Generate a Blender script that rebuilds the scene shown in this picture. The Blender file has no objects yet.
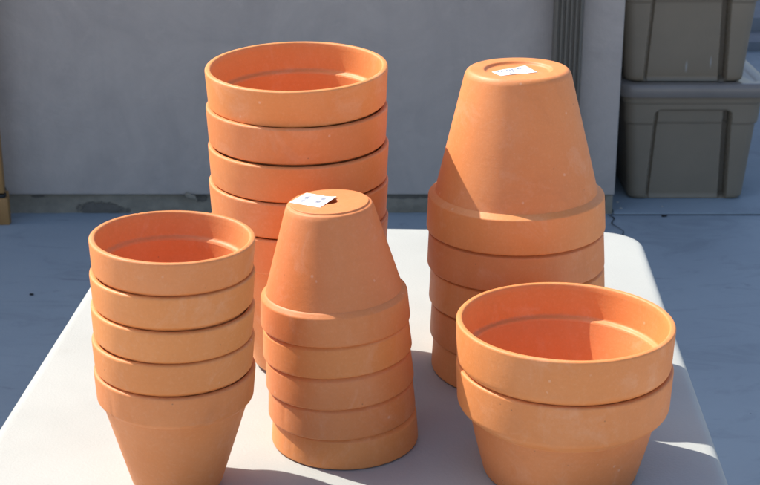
import bpy, bmesh, math, random
from mathutils import Vector, Matrix, noise
random.seed(7)
PI = math.pi
R = math.radians
sc = bpy.context.scene
C = sc.collection

# ------------------------------------------------------------------ helpers
def link(name, me, mat=None, parent=None):
    o = bpy.data.objects.new(name, me)
    C.objects.link(o)
    if mat is not None:
        me.materials.append(mat)
    if parent is not None:
        o.parent = parent
    return o

def tag(o, label=None, cat=None, group=None, kind=None):
    if label: o['label'] = label
    if cat: o['category'] = cat
    if group: o['group'] = group
    if kind: o['kind'] = kind
    return o

def empty(name, loc=(0, 0, 0), rot=(0, 0, 0)):
    o = bpy.data.objects.new(name, None)
    o.empty_display_size = .05
    C.objects.link(o)
    o.location = loc
    o.rotation_euler = rot
    return o

def copy_tree(o, parent=None):
    c = o.copy()
    C.objects.link(c)
    c.parent = parent
    for ch in list(o.children):
        copy_tree(ch, c)
    return c

def finish(bm, name, mat, parent=None, smooth=True, angle=35):
    bmesh.ops.recalc_face_normals(bm, faces=bm.faces)
    me = bpy.data.meshes.new(name)
    bm.to_mesh(me)
    bm.free()
    if smooth:
        me.polygons.foreach_set('use_smooth', [True] * len(me.polygons))
        me.set_sharp_from_angle(angle=R(angle))
    return link(name, me, mat, parent)

def box(bm, x0, x1, y0, y1, z0, z1, bevel=0, seg=2):
    r = bmesh.ops.create_cube(bm, size=1)
    vs = r['verts']
    for v in vs:
        v.co = Vector(((x0 + x1) / 2 + v.co.x * (x1 - x0), (y0 + y1) / 2 + v.co.y * (y1 - y0), (z0 + z1) / 2 + v.co.z * (z1 - z0)))
    if bevel:
        es = list({e for v in vs for e in v.link_edges})
        bmesh.ops.bevel(bm, geom=es, offset=bevel, segments=seg, profile=.5, affect='EDGES')

def tube(bm, a, b, r, seg=16):
    a, b = Vector(a), Vector(b)
    d = b - a
    q = d.to_track_quat('Z', 'Y').to_matrix().to_4x4()
    m = Matrix.Translation((a + b) / 2) @ q
    bmesh.ops.create_cone(bm, cap_ends=True, segments=seg, radius1=r, radius2=r, depth=d.length, matrix=m)

def lathe(prof, seg=192):
    """surface of revolution; prof = [(r, z)], r == 0 closes on the axis"""
    bm = bmesh.new()
    rings = []
    for r, z in prof:
        if r < 1e-6:
            rings.append([bm.verts.new((0, 0, z))])
        else:
            rings.append([bm.verts.new((r * math.cos(2 * PI * i / seg), r * math.sin(2 * PI * i / seg), z)) for i in range(seg)])
    for a, b in zip(rings, rings[1:]):
        for i in range(seg):
            j = (i + 1) % seg
            if len(a) == 1:
                bm.faces.new((a[0], b[j], b[i]))
            elif len(b) == 1:
                bm.faces.new((a[i], a[j], b[0]))
            else:
                bm.faces.new((a[i], a[j], b[j], b[i]))
    return bm

def fillet(pts, default=.0):
    """round the corners of an open profile; pts = [(r, z, fillet radius)]"""
    out = []
    n = len(pts)
    for i, (x, y, f) in enumerate(pts):
        if f <= 0 or i in (0, n - 1):
            out.append((x, y)); continue
        p = Vector((x, y)); a = Vector(pts[i - 1][:2]); b = Vector(pts[i + 1][:2])
        f_ = min(f, (a - p).length * .49, (b - p).length * .49)
        s = p + (a - p).normalized() * f_
        e = p + (b - p).normalized() * f_
        for k in range(7):
            t = k / 6
            q = s * (1 - t) ** 2 + p * 2 * t * (1 - t) + e * t * t
            out.append((q.x, q.y))
    return out

# ------------------------------------------------------------------ materials
class NT:
    def __init__(self, name):
        self.m = bpy.data.materials.new(name)
        self.m.use_nodes = True
        self.t = self.m.node_tree
        self.b = self.t.nodes['Principled BSDF']
        self.tc = self.n('ShaderNodeTexCoord')
    def n(self, typ, **kw):
        nd = self.t.nodes.new(typ)
        for k, v in kw.items():
            setattr(nd, k, v)
        return nd
    def l(self, a, b):
        self.t.links.new(a, b)
    def noise(self, scale, detail=4, rough=.55, vec=None, dist=0, src='Object'):
        nd = self.n('ShaderNodeTexNoise')
        nd.inputs['Scale'].default_value = scale
        nd.inputs['Detail'].default_value = detail
        nd.inputs['Roughness'].default_value = rough
        nd.inputs['Distortion'].default_value = dist
        self.l(vec if vec is not None else self.tc.outputs[src], nd.inputs['Vector'])
        return nd.outputs['Fac']
    def mapping(self, scale=(1, 1, 1), loc=(0, 0, 0), src='Object', rot=(0, 0, 0), vec=None):
        nd = self.n('ShaderNodeMapping')
        nd.inputs['Scale'].default_value = scale
        nd.inputs['Location'].default_value = loc
        nd.inputs['Rotation'].default_value = rot
        self.l(vec if vec is not None else self.tc.outputs[src], nd.inputs['Vector'])
        return nd.outputs['Vector']
    def ramp(self, fac, stops):
        nd = self.n('ShaderNodeValToRGB')
        el = nd.color_ramp.elements
        while len(el) < len(stops):
            el.new(.5)
        for e, (p, c) in zip(el, stops):
            e.position = p
            e.color = (c, c, c, 1) if isinstance(c, (int, float)) else (*c, 1)
        self.l(fac, nd.inputs['Fac'])
        return nd.outputs['Color']
    def mix(self, fac, a, b, mode='MIX'):
        nd = self.n('ShaderNodeMix', data_type='RGBA', blend_type=mode)
        for sock, v in ((nd.inputs[0], fac), (nd.inputs[6], a), (nd.inputs[7], b)):
            if isinstance(v, (int, float)):
                sock.default_value = v
            elif isinstance(v, tuple):
                sock.default_value = (*v, 1)
            else:
                self.l(v, sock)
        return nd.outputs[2]
    def math(self, op, a, b=None, clamp=False):
        nd = self.n('ShaderNodeMath', operation=op, use_clamp=clamp)
        for sock, v in zip(nd.inputs, (a, b)):
            if v is None: continue
            if isinstance(v, (int, float)):
                sock.default_value = v
            else:
                self.l(v, sock)
        return nd.outputs[0]
    def bump(self, h, strength=.3, dist=.002, normal=None):
        nd = self.n('ShaderNodeBump')
        nd.inputs['Strength'].default_value = strength
        nd.inputs['Distance'].default_value = dist
        self.l(h, nd.inputs['Height'])
        if normal is not None:
            self.l(normal, nd.inputs['Normal'])
        self.l(nd.outputs['Normal'], self.b.inputs['Normal'])
        return nd.outputs['Normal']
    def set(self, color=None, rough=None, spec=None, metal=None):
        for k, v in (('Base Color', color), ('Roughness', rough), ('Specular IOR Level', spec), ('Metallic', metal)):
            if v is None: continue
            s = self.b.inputs[k]
            if isinstance(v, tuple):
                s.default_value = (*v, 1)
            elif isinstance(v, (int, float)):
                s.default_value = v
            else:
                self.l(v, s)
        return self.m

def mat_terracotta():
    n = NT('terracotta')
    info = n.n('ShaderNodeObjectInfo')
    off = n.n('ShaderNodeVectorMath', operation='ADD')
    sc_ = n.n('ShaderNodeVectorMath', operation='SCALE')
    comb = n.n('ShaderNodeCombineXYZ')
    n.l(info.outputs['Random'], comb.inputs[0]); n.l(info.outputs['Random'], comb.inputs[2])
    n.l(comb.outputs[0], sc_.inputs[0]); sc_.inputs['Scale'].default_value = 9.0
    n.l(n.tc.outputs['Object'], off.inputs[0]); n.l(sc_.outputs[0], off.inputs[1])
    v = off.outputs[0]
    base = n.mix(n.ramp(n.noise(9, 5, .6, v), [(.3, 0.), (.7, 1.)]), TC1, TC2)
    base = n.mix(n.math('MULTIPLY', n.noise(38, 4, .6, v), .35), base, TC3)
    # faint turning lines round the pot
    vz = n.mapping((1.5, 1.5, 260), vec=v)
    lines = n.noise(1, 2, .5, vz)
    base = n.mix(n.ramp(lines, [(.4, 0.), (.75, .07)]), base, TC4)
    # pale lime bloom in soft patches and rubs
    bloom = n.ramp(n.noise(22, 6, .7, v, .6), [(.55, 0.), (.80, .30)])
    base = n.mix(bloom, base, (.82, .55, .40))
    rub = n.ramp(n.noise(1, 3, .5, n.mapping((60, 60, 8), vec=v)), [(.72, 0.), (.84, .14)])
    base = n.mix(rub, base, (.84, .58, .44))
    base = n.mix(n.ramp(n.noise(420, 3, .7, v), [(.42, 0.), (.72, .14)]), base, (.50, .18, .06))
    base = n.mix(n.ramp(n.noise(260, 3, .7, n.mapping((1, 1, 1), (3, 3, 3), vec=v)), [(.52, 0.), (.75, .13)]), base, (.85, .50, .30))
    # small pale and dark flecks in the clay
    vo = n.n('ShaderNodeTexVoronoi'); vo.inputs['Scale'].default_value = 62; n.l(v, vo.inputs['Vector'])
    keep = n.math('GREATER_THAN', n.noise(31, 2, .5, v), .60)
    fl = n.math('MULTIPLY', n.ramp(vo.outputs['Distance'], [(.06, 1.), (.12, 0.)]), keep)
    base = n.mix(n.math('MULTIPLY', fl, .28), base, (.85, .64, .5))
    vo2 = n.n('ShaderNodeTexVoronoi'); vo2.inputs['Scale'].default_value = 90; n.l(n.mapping((1, 1, 1), (3, 5, 2), vec=v), vo2.inputs['Vector'])
    keep2 = n.math('GREATER_THAN', n.noise(27, 2, .5, n.mapping((1, 1, 1), (8, 1, 2), vec=v)), .62)
    fl2 = n.math('MULTIPLY', n.ramp(vo2.outputs['Distance'], [(.04, 1.), (.09, 0.)]), keep2)
    base = n.mix(n.math('MULTIPLY', fl2, .55), base, (.22, .09, .05))
    # every pot a little different
    hsv = n.n('ShaderNodeHueSaturation')
    chalk = n.ramp(n.noise(7, 6, .75, n.mapping((1, 1, .5), (2, 2, 2), vec=v), 1.2), [(.50, 0.), (.74, .14)])
    base = n.mix(chalk, base, (.78, .47, .30))
    stain = n.ramp(n.noise(5, 6, .7, n.mapping((1, 1, 1), (6, 1, 4), vec=v), .8), [(.56, 0.), (.70, .22)])
    base = n.mix(stain, base, (.42, .15, .055))
    n.l(base, hsv.inputs['Color'])
    n.l(n.math('ADD', n.math('MULTIPLY', info.outputs['Random'], .12), .94), hsv.inputs['Value'])
    n.l(n.math('ADD', n.math('MULTIPLY', info.outputs['Random'], .008), .496), hsv.inputs['Hue'])
    h = n.math('ADD', n.math('MULTIPLY', n.noise(420, 3, .6, v), .45), n.math('MULTIPLY', lines, .25))
    h = n.math('ADD', h, n.math('MULTIPLY', n.noise(24, 3, .5, v), 1.6))
    n.bump(h, .4, .0008)
    r = n.ramp(n.noise(16, 4, .6, v), [(.3, .50), (.7, .64)])
    n.b.inputs['Diffuse Roughness'].default_value = .25
    return n.set(hsv.outputs['Color'], r, .5)

TC1 = (.765, .285, .092)
TC2 = (.70, .24, .070)
TC3 = (.62, .20, .057)
TC4 = (.55, .18, .055)
terracotta = mat_terracotta()

def mat_table():
    n = NT('white_plastic')
    b = n.mix(n.ramp(n.noise(5, 5, .6), [(.35, 0.), (.7, 1.)]), (.405, .422, .412), (.378, .393, .383))
    sm = n.ramp(n.noise(1, 5, .65, n.mapping((14, 5, 10)), 1.0), [(.60, 0.), (.78, .22)])
    b = n.mix(sm, b, (.325, .315, .29))
    scr = n.ramp(n.noise(1, 2, .5, n.mapping((8, 240, 8), rot=(0, 0, .5))), [(.74, 0.), (.80, .18)])
    b = n.mix(scr, b, (.58, .56, .53))
    h = n.math('ADD', n.noise(330, 2, .5), n.math('MULTIPLY', n.noise(12, 3, .5), 1.2))
    n.bump(h, .35, .0007)
    return n.set(b, n.ramp(n.noise(9, 3), [(.3, .42), (.7, .6)]), .4)

def mat_plain(name, col, col2=None, rough=.5, metal=0., scale=20, bump=.15, dist=.001, spec=.5):
    n = NT(name)
    b = n.mix(n.ramp(n.noise(scale, 5, .6), [(.3, 0.), (.7, 1.)]), col, col2 or tuple(c * .8 for c in col))
    if bump:
        n.bump(n.noise(scale * 9, 3, .6), bump, dist)
    return n.set(b, rough, spec, metal)

def mat_stucco():
    n = NT('painted_stucco')
    b = n.mix(n.ramp(n.noise(4.2, 7, .66, None, .8), [(.3, 0.), (.7, 1.)]), WALL1, WALL2)
    b = n.mix(n.ramp(n.noise(1, 5, .65, n.mapping((7, 7, 1.2)), .5), [(.50, 0.), (.72, .35)]), b, WALL3)
    b = n.mix(n.ramp(n.noise(11, 6, .7, None, .5), [(.56, 0.), (.68, .25)]), b, WALL4)
    # pale scuffs
    b = n.mix(n.ramp(n.noise(1, 4, .6, n.mapping((6, 6, 24), (1, 3, 5), rot=(0, .5, 0))), [(.68, 0.), (.80, .12)]), b, (.68, .62, .57))
    h = n.math('ADD', n.math('MULTIPLY', n.noise(5, 5, .6, None, .5), 6), n.math('MULTIPLY', n.noise(1, 4, .6, n.mapping((10, 10, 14), rot=(0, .35, 0)), 1.2), 2))
    h = n.math('ADD', h, n.math('MULTIPLY', n.noise(170, 3, .6), .35))
    n.bump(h, .6, .0018)
    return n.set(b, .72, .35)

WALL1 = (.50, .445, .405); WALL2 = (.405, .36, .335); WALL3 = (.35, .315, .295); WALL4 = (.57, .505, .46)

def mat_footing():
    n = NT('chipped_concrete')
    b = n.mix(n.ramp(n.noise(30, 6, .65, None, .3), [(.3, 0.), (.7, 1.)]), (.30, .27, .215), (.22, .20, .165))
    sep = n.n('ShaderNodeSeparateXYZ'); n.l(n.tc.outputs['Object'], sep.inputs[0])
    tot = None
    wob = n.math('MULTIPLY', n.noise(38, 6, .7), 1.8)
    for cx, cz, wx, wz in ((-.865, .012, .11, .034), (-.558, .050, .035, .022), (-.30, .0, .12, .018), (-1.06, .052, .03, .006), (.10, .058, .16, .014), (.66, .05, .05, .02)):
        dx = n.math('DIVIDE', n.math('SUBTRACT', sep.outputs[0], cx), wx)
        dz = n.math('DIVIDE', n.math('SUBTRACT', sep.outputs[2], cz), wz)
        d = n.math('ADD', n.math('MULTIPLY', dx, dx), n.math('MULTIPLY', dz, dz))
        k = n.ramp(n.math('MULTIPLY', n.math('ADD', d, wob), .5), [(.62, 1.), (.74, 0.)])
        tot = k if tot is None else n.math('MAXIMUM', tot, k)
    b = n.mix(n.math('MULTIPLY', tot, .55), b, (.055, .055, .06))
    n.bump(n.math('SUBTRACT', n.noise(60, 6, .7), tot), .8, .004)
    return n.set(b, .9, .2)

def mat_floor():
    n = NT('painted_concrete_floor')
    b = n.mix(n.ramp(n.noise(1.3, 6, .6), [(.32, 0.), (.68, 1.)]), FL1, FL2)
    b = n.mix(n.ramp(n.noise(5, 7, .7, n.mapping((.6, 1.3, 1)), 1.2), [(.52, 0.), (.66, .5)]), b, FL3)
    b = n.mix(n.ramp(n.noise(26, 6, .7, None, .8), [(.6, 0.), (.74, .28)]), b, FL4)
    # dark worn smears
    b = n.mix(n.ramp(n.noise(1, 5, .65, n.mapping((3, 11, 1), (2.2, 1.4, 0)), .8), [(.64, 0.), (.71, .55)]), b, FL5)
    vo = n.n('ShaderNodeTexVoronoi'); vo.inputs['Scale'].default_value = 17; n.l(n.tc.outputs['Object'], vo.inputs['Vector'])
    sp = n.math('MULTIPLY', n.ramp(vo.outputs['Distance'], [(.025, 1.), (.05, 0.)]), n.math('GREATER_THAN', n.noise(7, 2), .58))
    b = n.mix(n.math('MULTIPLY', sp, .7), b, (.035, .04, .05))
    h = n.math('ADD', n.math('MULTIPLY', n.noise(3, 5, .6), 3), n.noise(75, 4, .65))
    n.bump(h, .5, .0016)
    return n.set(b, n.ramp(n.noise(4, 5, .6), [(.3, .5), (.7, .72)]), .35)

FL1 = (.30, .365, .415); FL2 = (.26, .315, .365); FL3 = (.19, .235, .275); FL4 = (.32, .365, .40); FL5 = (.13, .155, .185)

def mat_tote(scuff):
    n = NT('tote_plastic_scuffed' if scuff else 'tote_plastic')
    b = n.mix(n.ramp(n.noise(6, 5, .6), [(.3, 0.), (.7, 1.)]), (.25, .205, .150), (.215, .178, .130))
    b = n.mix(n.ramp(n.noise(1, 5, .7, n.mapping((20, 20, 4))), [(.6, 0.), (.8, .2)]), b, (.2, .2, .19))
    if scuff:
        sep = n.n('ShaderNodeSeparateXYZ'); n.l(n.tc.outputs['Object'], sep.inputs[0])
        tot = None
        for cx, cz, wx, wz in ((.004, .050, .0055, .032), (.078, .062, .005, .030)):
            dx = n.math('DIVIDE', n.math('SUBTRACT', sep.outputs[0], cx), wx)
            dz = n.math('DIVIDE', n.math('SUBTRACT', sep.outputs[2], cz), wz)
            d = n.math('ADD', n.math('MULTIPLY', dx, dx), n.math('MULTIPLY', dz, dz))
            k = n.ramp(n.math('ADD', d, n.math('MULTIPLY', n.noise(70, 4, .7), .9)), [(.45, .8), (1.0, 0.)])
            tot = k if tot is None else n.math('MAXIMUM', tot, k)
        b = n.mix(tot, b, (.34, .34, .33))
    n.bump(n.noise(500, 2, .5), .25, .0004)
    return n.set(b, .42, .45)

def mat_wood():
    n = NT('varnished_wood')
    g = n.noise(1, 6, .6, n.mapping((60, 60, 4)), 1.0)
    b = n.mix(n.ramp(g, [(.3, 0.), (.7, 1.)]), (.42, .23, .08), (.28, .14, .05))
    n.bump(g, .3, .001)
    return n.set(b, .5, .4)

white_plastic = mat_table()
steel = mat_plain('grey_powder_coated_steel', (.22, .23, .24), rough=.4, metal=.6)
stucco = mat_stucco()
footing_m = mat_footing()
floor_m = mat_floor()
tote_a, tote_b = mat_tote(False), mat_tote(True)
lid_m = mat_plain('tote_lid_plastic', (.225, .20, .18), (.195, .175, .16), rough=.32, scale=8, spec=.6)
wood = mat_wood()
black = mat_plain('black_rubber', (.012, .012, .014), rough=.6)
spout_m = mat_plain('dark_bronze_painted_metal', (.145, .13, .107), (.12, .108, .09), rough=.5, scale=6)
paper = mat_plain('white_paper', (.82, .83, .85), (.78, .79, .82), rough=.55, scale=60, bump=.1)
ink = mat_plain('faded_blue_ink', (.15, .18, .27), (.26, .29, .38), rough=.6, scale=200, bump=0)
light_conc = mat_plain('pale_concrete', (.27, .29, .32), (.21, .23, .26), rough=.8, scale=5, bump=.4, dist=.003)
bounce_m = mat_plain('warm_bounce_fill', (.62, .56, .50), (.54, .49, .43), rough=.85, scale=3, bump=.4, dist=.002)  # pale warm surface for the added bounce plane
dirt = mat_plain('dark_dirt', (.02, .022, .026), rough=.9)
stone = mat_plain('pale_pebble', (.45, .44, .42), rough=.8, scale=80)
roof_m = mat_plain('roof_felt', (.10, .10, .11), rough=.9)

# ------------------------------------------------------------------ ground and building
bm = bmesh.new()
N = 24
bmesh.ops.create_grid(bm, x_segments=N, y_segments=N, size=60)
o = finish(bm, 'ground', floor_m, smooth=False)
tag(o, kind='structure')

bm = bmesh.new()  # unseen ground sheet, added to bounce sunlight onto pot fronts and wall
bmesh.ops.create_grid(bm, x_segments=8, y_segments=8, size=1)
for v in bm.verts:
    v.co = Vector((v.co.x * 20, -9.2 + v.co.y * 11.1, .004))
o = finish(bm, 'bounce_plane', bounce_m, smooth=False)
tag(o, kind='structure')

WY = 4.29         # outer face of the stucco
FH = .063         # height of the bare footing
WH = 4.7
PX0, PX1 = .600, .7235
bld = empty('house', (0, WY, 0))
tag(bld, 'house wall of blue grey painted stucco standing behind the table of pots', 'house')
def bwall(name, mat, f, **kw):
    bm = bmesh.new(); f(bm)
    o = finish(bm, name, mat, bld, **kw)
    return o
bwall('wall', stucco, lambda b: box(b, -7, .595, .0, .22, FH, WH, .006, 3))
bwall('side_wall', stucco, lambda b: box(b, -7, .595, .222, 5.5, FH, WH, .006, 2))
bwall('roof', roof_m, lambda b: box(b, -7.1, .80, -.02, 5.6, WH + .002, WH + .16, .01))
# footing: rough face, set back under the stucco edge, with broken lumps
bm = bmesh.new()
nx, nz = 520, 10
grid = []
for i in range(nx + 1):
    col = []
    x = -3.4 + (3.4 + .595) * i / nx
    for k in range(nz + 1):
        z = -.01 + (FH + .008) * k / nz
        d = noise.fractal(Vector((x * 9, 0, z * 22)), 1, 2, 4) * .006
        big = noise.noise(Vector((x * 3.1 + 4, 3, z * 6)))
        if big > .15: d += (big - .15) * .03
        col.append(bm.verts.new((x, .012 + d, z)))
    grid.append(col)
for i in range(nx):
    for k in range(nz):
        bm.faces.new((grid[i][k], grid[i + 1][k], grid[i + 1][k + 1], grid[i][k + 1]))
o = finish(bm, 'footing', footing_m, bld)
tag(o, 'bare chipped concrete footing')
# jamb that ends the wall on the right
bwall('pilaster', stucco, lambda b: box(b, PX0, PX1, -.004, 5.5, FH, WH - .01, .005, 3))
bwall('pilaster_footing', footing_m, lambda b: box(b, PX0 + .004, PX1 - .003, .004, 5.4, -.01, FH - .002, .004, 2))
# ribbed rainwater pipe
bm = bmesh.new()
x0, x1 = .512, .5945
prof = [(x0, .0)]
prof += [(x0, -.050), (x0 + .005, -.056)]
ribs = 5
w = (x1 - x0 - .012)
for k in range(ribs):
    a = x0 + .006 + w * k / ribs
    s = w / ribs
    prof += [(a + s * .12, -.058), (a + s * .30, -.051), (a + s * .55, -.051), (a + s * .78, -.058)]
prof += [(x1 - .005, -.056), (x1, -.050), (x1, .0)]
lo = [bm.verts.new((x, y - .001, .07)) for x, y in prof]
hi = [bm.verts.new((x, y - .001, WH - .1)) for x, y in prof]
for i in range(len(prof) - 1):
    bm.faces.new((lo[i], lo[i + 1], hi[i + 1], hi[i]))
bm.faces.new(lo); bm.faces.new(hi[::-1])
sp = finish(bm, 'downspout', spout_m, bld, angle=20)
tag(sp, 'dark ribbed rainwater downspout in the corner beside the pale jamb')
for z in (1.75, 3.4):
    bm = bmesh.new()
    box(bm, x0 - .004, x1 - .001, -.062, -.0015, z, z + .03, .001)
    finish(bm, 'strap', spout_m, sp)

# loose flake of stucco at the foot of the wall, dark gap beside it
def lump(name, size, loc, mat, seed, sub=3, rot=0):
    bm = bmesh.new()
    bmesh.ops.create_icosphere(bm, subdivisions=sub, radius=1)
    for v in bm.verts:
        n_ = noise.fractal(v.co * 1.3 + Vector((seed, seed, 0)), 1, 2, 4)
        v.co *= 1 + n_ * .45
        v.co = Vector((v.co.x * size[0], v.co.y * size[1], v.co.z * size[2]))
    o = finish(bm, name, mat)
    o.location = loc; o.rotation_euler = (0, 0, rot)
    return o
o = lump('stucco_flake', (.020, .006, .009), (-.583, WY - .008, .060), footing_m, 3, rot=.1)
o.rotation_euler = (0, .5, 0)
tag(o, 'small loose flake of grey stucco at the wall foot left of the tall back pots', 'stucco flake')
# floor joint in line with the wall, crack by the jamb, low steps beyond
bm = bmesh.new()
box(bm, PX1 + .002, 6, WY - .004, WY + 5.9, -.02, .006, .003, 2)
o = finish(bm, 'floor_slab', floor_m)
tag(o, kind='structure')
bm = bmesh.new()
box(bm, PX1 - .01, 6, WY - .0085, WY - .0045, -.02, .0015)
o = finish(bm, 'floor_joint', dirt, smooth=False)
tag(o, kind='structure')
bm = bmesh.new()
pts = []
for i in range(26):
    t = i / 25
    y = WY - .012 - t * .30
    pts.append((.705 + .03 * t + noise.noise(Vector((t * 5, 1, 0))) * .02, y, .0026 * (1 - t * .8) * (1 + .7 * noise.noise(Vector((t * 9, 4, 0))))))
va = [bm.verts.new((x - w_, y, .004)) for x, y, w_ in pts]
vb = [bm.verts.new((x + w_, y, .004)) for x, y, w_ in pts]
for i in range(25):
    bm.faces.new((va[i], va[i + 1], vb[i + 1], vb[i]))
o = finish(bm, 'floor_crack', dirt, smooth=False)
tag(o, kind='structure')
bm = bmesh.new()
box(bm, .9, 9, 6.60, 6.835, -.01, .050, .004)
box(bm, .9, 9, 6.84, 16, -.01, .115, .004)
o = finish(bm, 'low_steps', light_conc)
tag(o, kind='structure')

for (x, y, s, m, lab, nm, cat) in (
    (.752, 4.39, .004, stone, 'pale pebble nearest the jamb, beside the lower storage tote', 'pebble', 'pebble'),
    (.752, 4.325, .005, stone, 'pale pebble on the floor joint in front of the lower storage tote', 'pebble', 'pebble'),
    (.885, 4.345, .003, stone, 'tiny pale pebble under the left half of the lower tote', 'pebble', 'pebble')):
    o = lump(nm, (s, s, s * .7), (x, y, .006 + s * .4), m, x * 9, 2)
    tag(o, lab, cat, 'pebbles by the jamb')
o = lump('dry_leaf', (.009, .006, .003), (.877, 4.268, .003), dirt, 4, 2)
tag(o, 'dark dry leaf scrap at the floor joint below the totes', 'leaf')
o = lump('soil_crumb', (.006, .005, .003), (-.93, 3.62, .002), dirt, 6, 2)
tag(o, 'dark crumb of soil on the blue floor left of the table', 'crumb')

# ------------------------------------------------------------------ storage totes
def rrect(w, d, r, nfront=0, seg=8):
    """rounded rectangle outline, counter-clockwise from the front left; dense front and sides"""
    pts = []
    hx, hy = w / 2, d / 2
    def line(a, b, n):
        for i in range(n):
            t = i / n
            pts.append((a[0] + (b[0] - a[0]) * t, a[1] + (b[1] - a[1]) * t))
    def arc(cx, cy, a0):
        for i in range(seg):
            a = a0 + (PI / 2) * i / seg
            pts.append((cx + r * math.cos(a), cy + r * math.sin(a)))
    line((-hx + r, -hy), (hx - r, -hy), 150)
    arc(hx - r, -hy + r, -PI / 2)
    line((hx, -hy + r), (hx, hy - r), 40)
    arc(hx - r, hy - r, 0)
    line((hx - r, hy), (-hx + r, hy), 150)
    arc(-hx + r, hy - r, PI / 2)
    line((-hx, hy - r), (-hx, -hy + r), 40)
    arc(-hx + r, -hy + r, PI)
    return pts

def sstep(a, b, x):
    t = max(0, min(1, (x - a) / (b - a)))
    return t * t * (3 - 2 * t)

def make_tote(mat):
    t = empty('storage_tote')
    bm = bmesh.new()
    TH = .352
    levels = [0, .003, .008, .014] + [.02 + i * .003 for i in range(112)]
    levels = [z for z in levels if z < TH] + [TH]
    rings = []
    for z in levels:
        f = z / TH
        w = .365 + .055 * f; d = .52 + .055 * f; r = .032
        if z < .014:
            k = 1 - math.sqrt(max(0, 1 - ((.014 - z) / .014) ** 2))
            w -= .028 * k; d -= .028 * k
        up = sstep(.250, .258, z)
        w += .010 * up; d += .010 * up
        lip = sstep(.318, .324, z)
        w += .010 * lip; d += .010 * lip
        ring = []
        for x, y in rrect(w, d, r):
            ph = .118 + .012 * (1 - f)        # the recessed end panel and its slanted sides
            if abs(y) > d / 2 - 1e-4:
                zc = .300
                q = Vector((max(abs(x) - (ph - .022), 0), max(z - (zc - .022), 0)))
                sd = q.length - .022
                e_ = abs(x) - ph
                dep = .014 * (1 - sstep(-.005, .001, sd))
                if z < zc - .008: dep += .030 * (1 - sstep(-.005, -.001, e_)) * sstep(-.026, -.021, e_) if x > 0 else .009 * (1 - sstep(-.005, -.001, e_)) * sstep(-.014, -.010, e_)
                if z < .012: dep *= z / .012
                y -= math.copysign(dep, y)
            ring.append(bm.verts.new((x, y, z)))
        rings.append(ring)
    for a, b in zip(rings, rings[1:]):
        n_ = len(a)
        for i in range(n_):
            j = (i + 1) % n_
            bm.faces.new((a[i], a[j], b[j], b[i]))
    bm.faces.new(rings[0][::-1])
    finish(bm, 'body', mat, t, angle=50)
    # lid: overhanging skirt, rounded edge, dished top with raised border
    bm = bmesh.new()
    prof = [(-.004, .346), (.006, .344), (.011, .350), (.011, .372), (.008, .381), (.001, .3855), (-.010, .386), (-.026, .386), (-.031, .383), (-.036, .3805)]
    rings = []
    for off, z in prof:
        rings.append([bm.verts.new((x, y, z)) for x, y in rrect(.452 + 2 * off, .610 + 2 * off, max(.02, .04 + off))])
    for a, b in zip(rings, rings[1:]):
        n_ = len(a)
        for i in range(n_):
            j = (i + 1) % n_
            bm.faces.new((a[i], a[j], b[j], b[i]))
    bm.faces.new(rings[-1])
    finish(bm, 'lid', lid_m, t, angle=40)
    return t
tote = make_tote(tote_a)
tag(tote, 'lower dark olive storage tote standing on the floor with a second tote on its lid', 'storage tote', 'stacked storage totes')
tote.location = (.972, 4.680, .0065)
t2 = copy_tree(tote)
tag(t2, 'upper dark olive storage tote with pale scuffs, resting on the lower lid', 'storage tote')
t2.location = (.942, 4.675, .0065 + .3808)
for ch in t2.children:
    if ch.name.startswith('body'):
        ch.data = ch.data.copy(); ch.data.materials.clear(); ch.data.materials.append(tote_b)

# ------------------------------------------------------------------ wooden stand at the left edge
st = empty('wooden_stand', (-1.134, 4.19, 0))
tag(st, 'varnished wooden stand with dark rubber straps by the wall, cut by the left edge', 'wooden stand')
def sbox(name, m, *a, par=st, bev=.002):
    bm = bmesh.new(); box(bm, *a, bev, 2)
    return finish(bm, name, m, par)
for (lx, ly) in ((-.030, -.0), (-.46, .0), (-.044, .055), (-.46, .055)):
    lg = sbox('leg', wood, lx, lx + .030, ly, ly + .022, .10, .86)
    sbox('foot', wood, lx + .004, lx + .039, ly - .002, ly + .024, .0, .085, par=lg)
    sbox('strap', black, lx - .002, lx + .032, ly - .001, ly + .023, .086, .096, par=lg)
sbox('rail', wood, -.429, -.031, .004, .018, .035, .075)
sbox('rail', wood, -.429, -.031, .004, .018, .78, .82)
sbox('shelf', wood, -.48, .015, -.01, .085, .862, .88)

# ------------------------------------------------------------------ folding table
TZ = .740
tb = empty('folding_table', (-.0185, 1.6, 0), (0, 0, R(-2.7)))
tag(tb, 'white plastic folding table with rounded corners carrying the stacks of pots', 'table')
bm = bmesh.new()
W_, L0, L1, rc = .765, -1.36, .455, .062
def tab_outline(off):
    pts = []
    x1_, x0_ = W_ / 2 + off, -W_ / 2 - off
    y1_, y0_ = L1 + off, L0 - off
    r = rc + off
    for cx, cy, a0 in ((x1_ - r, y1_ - r, 0), (x0_ + r, y1_ - r, PI / 2), (x0_ + r, y0_ + r, PI), (x1_ - r, y0_ + r, 3 * PI / 2)):
        for i in range(17):
            a = a0 + PI / 2 * i / 16
            pts.append((cx + r * math.cos(a), cy + r * math.sin(a)))
    return pts
prof = [(-.030, TZ - .044), (-.010, TZ - .044), (-.004, TZ - .041), (-.0005, TZ - .034), (0, TZ - .020), (-.0006, TZ - .011), (-.0026, TZ - .0055), (-.006, TZ - .0018), (-.0105, TZ - .0002), (-.016, TZ)]
rings = [[bm.verts.new((x, y, z)) for x, y in tab_outline(off)] for off, z in prof]
for a, b in zip(rings, rings[1:]):
    n_ = len(a)
    for i in range(n_):
        j = (i + 1) % n_
        bm.faces.new((a[i], a[j], b[j], b[i]))
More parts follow.
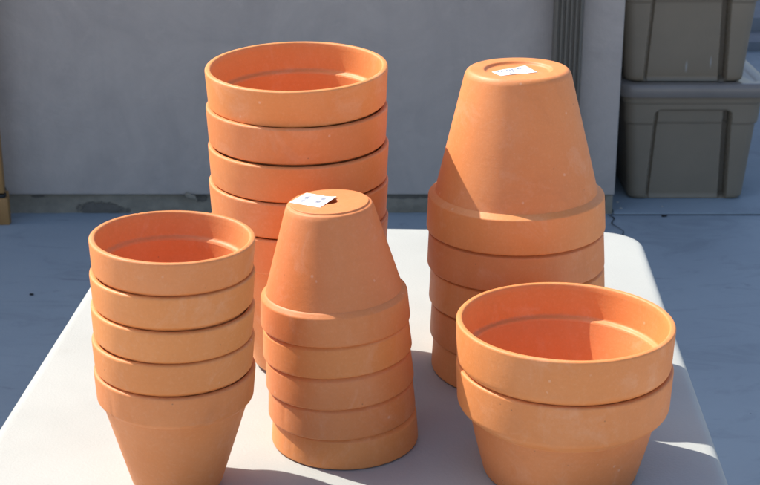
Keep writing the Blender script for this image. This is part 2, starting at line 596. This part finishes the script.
bm.faces.new(rings[-1]); bm.faces.new(rings[0][::-1])
finish(bm, 'tabletop', white_plastic, tb, angle=40)
for yy, s in ((L1 - .22, 1), (L0 + .22, -1)):
    for sx in (-1, 1):
        bm = bmesh.new(); tube(bm, (sx * .29, yy, .02), (sx * .27, yy, TZ - .045), .0125)
        lg = finish(bm, 'leg', steel, tb)
        bm = bmesh.new(); tube(bm, (sx * .29, yy, 0.0), (sx * .29, yy, .035), .0155)
        finish(bm, 'foot', black, lg)
    bm = bmesh.new(); tube(bm, (-.284, yy, .18), (.284, yy, .18), .010)
    finish(bm, 'crossbar', steel, tb)
    bm = bmesh.new(); tube(bm, (0, yy - s * .30, TZ - .05), (0, yy, .18), .008)
    finish(bm, 'brace', steel, tb)

# ------------------------------------------------------------------ terracotta pots
def make_pot(name, Rr, H, rimh, rbody, rbase, t, taper, kind):
    """pot standing upright, origin at the middle of its base; two parts: body and rim"""
    e = empty(name)
    zb = H - rimh                       # underside of the rim
    ch = .0045 if kind != 'pan' else .0105
    # outside: body runs up to the underside of the rim
    if kind == 'large':      # shallow round recess in the base, hole in the middle
        base = [(.0, .0050, 0), (.010, .0050, 0)] if False else []
        bot = [(.011, .016, 0), (.011, .0042, .001), (rbase * .60, .0042, .002), (rbase * .645, .0006, .0015), (rbase - .004, 0, .004), (rbase, .0045, .004)]
    elif kind == 'medium':   # slightly raised disc inside a worn edge
        bot = [(.0085, .014, 0), (.0085, 0, .001), (rbase * .895, 0, .0006), (rbase * .905, .0016, .0006), (rbase - .0015, .0022, .003), (rbase + .0006, .006, .003)]
    else:
        bot = [(.011, .016, 0), (.011, 0, .001), (rbase - .002, 0, .005), (rbase, .008, .006)]
    if kind == 'pan':
        mid = [(rbase + (rbody - rbase) * .55, zb * .48, .03), (rbody, zb - ch, .0)]
    else:
        mid = [(rbody, zb - ch, .0)]
    top_in = zb + rimh * .16            # inner ledge
    ri = rbody - t
    inner_floor = .014 if kind != 'pan' else .016
    rin = Rr - t - taper * 1.5              # inside of the rim just above the ledge
    rled = max(ri + .001, rin - .0048)
    inside = [(.011, inner_floor, 0), (rbase - t - .004, inner_floor, .006), (ri - .0015, zb - .016, .012), (rled - .0006, top_in - .002, 0)]
    outer_prof = fillet(bot + mid)
    bm = lathe(outer_prof)
    bm2 = lathe(fillet(inside)); 
    me_ = bpy.data.meshes.new('tmp'); bm2.to_mesh(me_); bm2.free(); bm.from_mesh(me_); bpy.data.meshes.remove(me_)
    # close the drain hole
    seg = 192
    bmesh.ops.remove_doubles(bm, verts=bm.verts, dist=1e-6)
    if kind == 'medium' or True:
        zlo, r0 = (outer_prof[0][1], outer_prof[0][0])
        c = []
        for r_, z_ in ((r0, zlo), (.011, inner_floor)):
            c.append([bm.verts.new((r_ * math.cos(2 * PI * i / seg), r_ * math.sin(2 * PI * i / seg), z_)) for i in range(seg)])
        if abs(zlo - inner_floor) > 1e-5 or abs(r0 - .011) > 1e-5:
            for i in range(seg):
                j = (i + 1) % seg
                bm.faces.new((c[0][i], c[1][i], c[1][j], c[0][j]))
        bmesh.ops.remove_doubles(bm, verts=bm.verts, dist=1e-6)
    finish(bm, 'body', terracotta, e, angle=48)
    rl = Rr - taper
    rim = [(rbody, zb - ch, 0), (rbody + (.0012 if kind != 'pan' else .0022), zb - ch + (.0008 if kind != 'pan' else .0030), .001), (rl, zb + .0002, .0013 if kind != 'pan' else .005), (Rr, H - .0004, .0026),
           (Rr - t + .0006, H, .0022), (Rr - t - .0006, H - .005, .003), (rin, top_in + .002, .002), (rled + .0004, top_in, .0015), (rled - .0006, top_in - .002, 0)]
    bm = lathe(fillet(rim))
    rs = len(name) * 3.1 + Rr * 50
    for v in bm.verts:
        rad = math.hypot(v.co.x, v.co.y)
        if rad < 1e-5: continue
        d = Vector((v.co.x / rad, v.co.y / rad, 0))
        w_ = noise.noise(Vector((d.x * 2.2, d.y * 2.2, rs))) * .00025
        edge = 0
        if v.co.z > H - .004 or (rad > rl - .002 and v.co.z < zb + .003):
            c_ = noise.noise(Vector((v.co.x * 170, v.co.y * 170, v.co.z * 60 + rs)))
            edge = max(0, c_ - .58) * .0030 + noise.noise(Vector((v.co.x * 90, v.co.y * 90, 7 + rs))) * .00007
        v.co -= d * edge * (1 if rad > Rr - t * .5 else -.4)
        if v.co.z > H - .004: v.co.z -= edge
        if top_in + .004 < v.co.z or rad > rin + .003: v.co += d * w_
    finish(bm, 'rim', terracotta, e, angle=55)
    return e

PM = dict(H=.127, pitch=.033, R=.0772)       # medium pots
PL = dict(H=.182, pitch=.0425, R=.1009)      # large pots
PP = dict(H=.1185, pitch=.0447, R=.1064)      # wide pans
proto_m = make_pot('flower_pot', PM['R'], PM['H'], .0300, .0700, .0440, .0062, .0022, 'medium')
proto_l = make_pot('flower_pot', PL['R'], PL['H'], .0395, .0908, .0578, .0068, .0022, 'large')
proto_p = make_pot('bulb_pan', PP['R'], PP['H'], 0.0428, .0920, .0785, .0066, .0018, 'pan')
used = set()
def place(proto, x, y, z, lean_x=0, lean_y=0, spin=0, inv=False, label='', group=''):
    """x, y, z: centre of the pot's rim edge plane; lean_x > 0 tips the top to the right, lean_y > 0 away"""
    if proto.name in used:
        o = copy_tree(proto)
    else:
        o = proto; used.add(proto.name)
    H = {'m': PM, 'l': PL, 'p': PP}[proto['k']]['H']
    up = Vector((math.tan(R(lean_x)), math.tan(R(lean_y)), 1)).normalized()
    q = Vector((0, 0, 1)).rotation_difference(up).to_matrix().to_4x4()
    m = Matrix.Translation((x, y, z)) @ q @ Matrix.Rotation(R(spin), 4, 'Z')
    if inv:
        m = m @ Matrix.Rotation(PI, 4, 'X') @ Matrix.Translation((0, 0, -H))
    else:
        m = m @ Matrix.Translation((0, 0, -H))
    o.matrix_world = m
    tag(o, label, 'flower pot' if proto['k'] != 'p' else 'wide pot', group)
    return o
proto_m['k'] = 'm'; proto_l['k'] = 'l'; proto_p['k'] = 'p'
ORD = ['topmost', 'second from the top', 'middle', 'fourth from the top', 'bottom']
g_m = 'medium terracotta pots'; g_l = 'large terracotta pots'; g_p = 'wide shallow terracotta pots'

# A: front left, upright.  (x, y, height of rim, lean)
A = [(-.1930, 1.280, .2610, 2.0, .5), (-.1945, 1.280, .2285, 1.2, .3), (-.1955, 1.280, .1955, 2.4, -.3), (-.1968, 1.280, .1625, 1.2, .5), (-.1968, 1.280, .1300, 1.5, 0)]
labA = ['upright open medium pot, topmost of the five at the front left',
        'upright medium pot, second from the top of the front left stack',
        'upright medium pot, middle one of five in the front left stack',
        'upright medium pot, second from the bottom of the front left stack',
        'upright medium pot with whole body showing, bottom of the front left stack']
potsA = [place(proto_m, x, y, TZ + h, lx, ly, 37 * i, False, labA[i], g_m) for i, (x, y, h, lx, ly) in enumerate(A)]
# D: centre, upside down
D = [(-.0458, 1.388, .1320, -2.2, 0), (-.0437, 1.386, .0990, -3.4, .4), (-.0416, 1.384, .0660, -3.0, 0), (-.0398, 1.383, .0330, -2.2, 0), (-.0370, 1.382, .0005, 0, 0)]
labD = ['upside down medium pot with a curled sticker, topmost of the centre stack',
        'upside down medium pot, second from the top of the centre stack',
        'upside down medium pot, middle one of five in the centre stack',
        'upside down medium pot, second from the bottom of the centre stack',
        'upside down medium pot resting on the table, bottom of the centre stack']
potsD = [place(proto_m, x, y, TZ + h, lx, ly, 20 + 71 * i, True, labD[i], g_m) for i, (x, y, h, lx, ly) in enumerate(D)]
# B: back left, upright
B = [(-.0920, 1.578, .3540, -.5, -3.2), (-.0920, 1.576, .3115, .3, -1.5), (-.0910, 1.574, .2690, 0, -1.0), (-.0915, 1.574, .2270, .4, -.6), (-.0915, 1.574, .1845, 0, 0)]
labB = ['upright open large pot, topmost of the tall back left stack',
        'upright large pot, second from the top of the tall back left stack',
        'upright large pot, middle one of five in the tall back left stack',
        'upright large pot, second from the bottom of the tall back left stack',
        'upright large pot half hidden by nearer pots, bottom of the back left stack']
potsB = [place(proto_l, x, y, TZ + h, lx, ly, 12 + 53 * i, False, labB[i], g_l) for i, (x, y, h, lx, ly) in enumerate(B)]
# C: back right, upside down
Cc = [(.1535, 1.563, .1720, -.9, 0), (.1548, 1.563, .1290, -1.0, 0), (.1573, 1.563, .0860, -.6, 0), (.1590, 1.563, .0430, -.6, 0), (.1612, 1.563, .0005, 0, 0)]
labC = ['upside down large pot with a flat white sticker, topmost of the back right stack',
        'upside down large pot, second from the top of the back right stack',
        'upside down large pot, middle one of five in the back right stack',
        'upside down large pot, second from the bottom of the back right stack',
        'upside down large pot resting on the table, bottom of the back right stack']
potsC = [place(proto_l, x, y, TZ + h, lx, ly, 31 + 83 * i, True, labC[i], g_l) for i, (x, y, h, lx, ly) in enumerate(Cc)]
# E: front right, wide pans
E_ = [(.1805, 1.312, .1632, .4, 1.2), (.1814, 1.313, .1187, .0, .0)]
labE = ['wide shallow open pot, upper of the two at the front right',
        'wide shallow pot on the table, lower of the two at the front right']
potsE = [place(proto_p, x, y, TZ + h, lx, ly, 64 * i, False, labE[i], g_p) for i, (x, y, h, lx, ly) in enumerate(E_)]

# stickers on the two upturned bases
def sticker(pot, corners_world, curl, marks, lift):
    """corners in the pot's base plane given in world x, y; marks = printed bars in sticker u, v"""
    mw = pot.matrix_world.copy(); inv = mw.inverted()
    z0 = lift
    cs = []
    for (x, y) in corners_world:
        # drop the world x, y onto the base plane of the pot
        n_ = (mw.to_3x3() @ Vector((0, 0, 1))).normalized()
        p0 = mw @ Vector((0, 0, -z0))
        z = p0.z - (n_.x * (x - p0.x) + n_.y * (y - p0.y)) / n_.z
        cs.append(inv @ Vector((x, y, z)))
    def P(u, v, up=0.):
        a = cs[0].lerp(cs[1], u); b = cs[3].lerp(cs[2], u)
        p = a.lerp(b, v)
        p.z -= curl(u, v) + up + .00025
        return p
    bm = bmesh.new()
    n1, n2 = 28, 14
    g = [[bm.verts.new(P(i / n1, j / n2)) for j in range(n2 + 1)] for i in range(n1 + 1)]
    g2 = [[bm.verts.new(P(i / n1, j / n2) + Vector((0, 0, .00018))) for j in range(n2 + 1)] for i in range(n1 + 1)]
    for i in range(n1):
        for j in range(n2):
            bm.faces.new((g[i][j], g[i + 1][j], g[i + 1][j + 1], g[i][j + 1]))
            bm.faces.new((g2[i][j], g2[i][j + 1], g2[i + 1][j + 1], g2[i + 1][j]))
    rim_ = [(i, 0) for i in range(n1)] + [(n1, j) for j in range(n2)] + [(i, n2) for i in range(n1, 0, -1)] + [(0, j) for j in range(n2, 0, -1)]
    for k in range(len(rim_)):
        a, b = rim_[k], rim_[(k + 1) % len(rim_)]
        bm.faces.new((g[a[0]][a[1]], g[b[0]][b[1]], g2[b[0]][b[1]], g2[a[0]][a[1]]))
    s = finish(bm, 'price_sticker', paper, pot)
    bm = bmesh.new()
    for (u0, u1, v0, v1) in marks:
        k = 6
        vs0 = [bm.verts.new(P(u0 + (u1 - u0) * i / k, v0, .00025)) for i in range(k + 1)]
        vs1 = [bm.verts.new(P(u0 + (u1 - u0) * i / k, v1, .00025)) for i in range(k + 1)]
        for i in range(k):
            bm.faces.new((vs0[i], vs0[i + 1], vs1[i + 1], vs1[i]))
    pr = finish(bm, 'print', ink, s, smooth=False)
    return s

bpy.context.view_layer.update()
rnd = random.Random(3)
def bars(v0, v1, u0, u1, n, fill=.6):
    out = []
    st_ = (u1 - u0) / n
    for i in range(n):
        if rnd.random() < .85:
            a = u0 + st_ * i + st_ * rnd.uniform(0, .2)
            out.append((a, a + st_ * rnd.uniform(.3, fill), v0 + rnd.uniform(0, .03), v1 - rnd.uniform(0, .03)))
    return out
def world_on(pot, px, py, lift):
    """the world x, y a point of the base plane has, given two base coordinates"""
    return (px, py)
top = potsC[0].matrix_world.translation
cx_, cy_ = top.x, top.y
sC = sticker(potsC[0], [(cx_ - .0285, cy_ + .001), (cx_ + .0105, cy_ + .027), (cx_ + .0205, cy_ - .005), (cx_ - .0205, cy_ - .018)],
        lambda u, v: .0004 * math.sin(u * 5) ** 2, bars(.12, .34, .10, .82, 9, .85) + bars(.44, .64, .45, .85, 5, .85) + bars(.72, .84, .2, .8, 12, .8), -.0042)
tag(sC, 'flat white sticker with faint blue print')
top = potsD[0].matrix_world.translation
cx_, cy_ = top.x, top.y
sD = sticker(potsD[0], [(cx_ - .0400, cy_ + .000), (cx_ - .026, cy_ + .030), (cx_ + .007, cy_ + .0085), (cx_ - .0095, cy_ - .0195)][0:1] + [(cx_ - .0245, cy_ + .029), (cx_ + .007, cy_ + .0085), (cx_ - .0085, cy_ - .0195)],
        lambda u, v: .0065 * max(0, v - .6) ** 2 * 1.6 * u, bars(.15, .32, .2, .8, 8) + bars(.40, .46, .25, .6, 6) + bars(.62, .82, .15, .85, 14, .45), -.0)
tag(sD, 'white sticker curling up over the drain hole')

# ------------------------------------------------------------------ light, camera
AZ, EL = 31.5, 48.5
s = Vector((-math.cos(R(AZ)) * math.cos(R(EL)), math.sin(R(AZ)) * math.cos(R(EL)), math.sin(R(EL))))
ld = bpy.data.lights.new('sun', 'SUN')
ld.energy = 4.3; ld.angle = R(.55); ld.color = (1, .945, .84)
lo = bpy.data.objects.new('sun', ld); C.objects.link(lo)
lo.rotation_euler = s.to_track_quat('Z', 'Y').to_euler()
lo.location = s * 10
w = bpy.data.worlds.new('World'); sc.world = w; w.use_nodes = True
nt = w.node_tree
sky = nt.nodes.new('ShaderNodeTexSky'); sky.sky_type = 'NISHITA'; sky.sun_disc = False
sky.sun_elevation = R(EL); sky.sun_rotation = math.atan2(s.x, s.y)
sky.air_density = 1.0; sky.dust_density = 2.5; sky.ozone_density = .6
bg = nt.nodes['Background']; bg.inputs['Strength'].default_value = .128
nt.links.new(sky.outputs[0], bg.inputs['Color'])

cd = bpy.data.cameras.new('camera'); cam = bpy.data.objects.new('camera', cd); C.objects.link(cam)
cd.sensor_width = 36; cd.lens = 36 * 1460 / 760
cd.clip_end = 300; cd.clip_start = .05
cam.location = (0, 0, 1.456); cam.rotation_euler = (R(90 - 19.85), 0, 0)
cd.dof.use_dof = True; cd.dof.focus_distance = 1.60; cd.dof.aperture_fstop = 24
sc.camera = cam
sc.view_settings.view_transform = 'Standard'; sc.view_settings.look = 'None'
sc.view_settings.exposure = .72; sc.view_settings.gamma = 1
sc.view_settings.use_curve_mapping = False
sc.cycles.max_bounces = 8
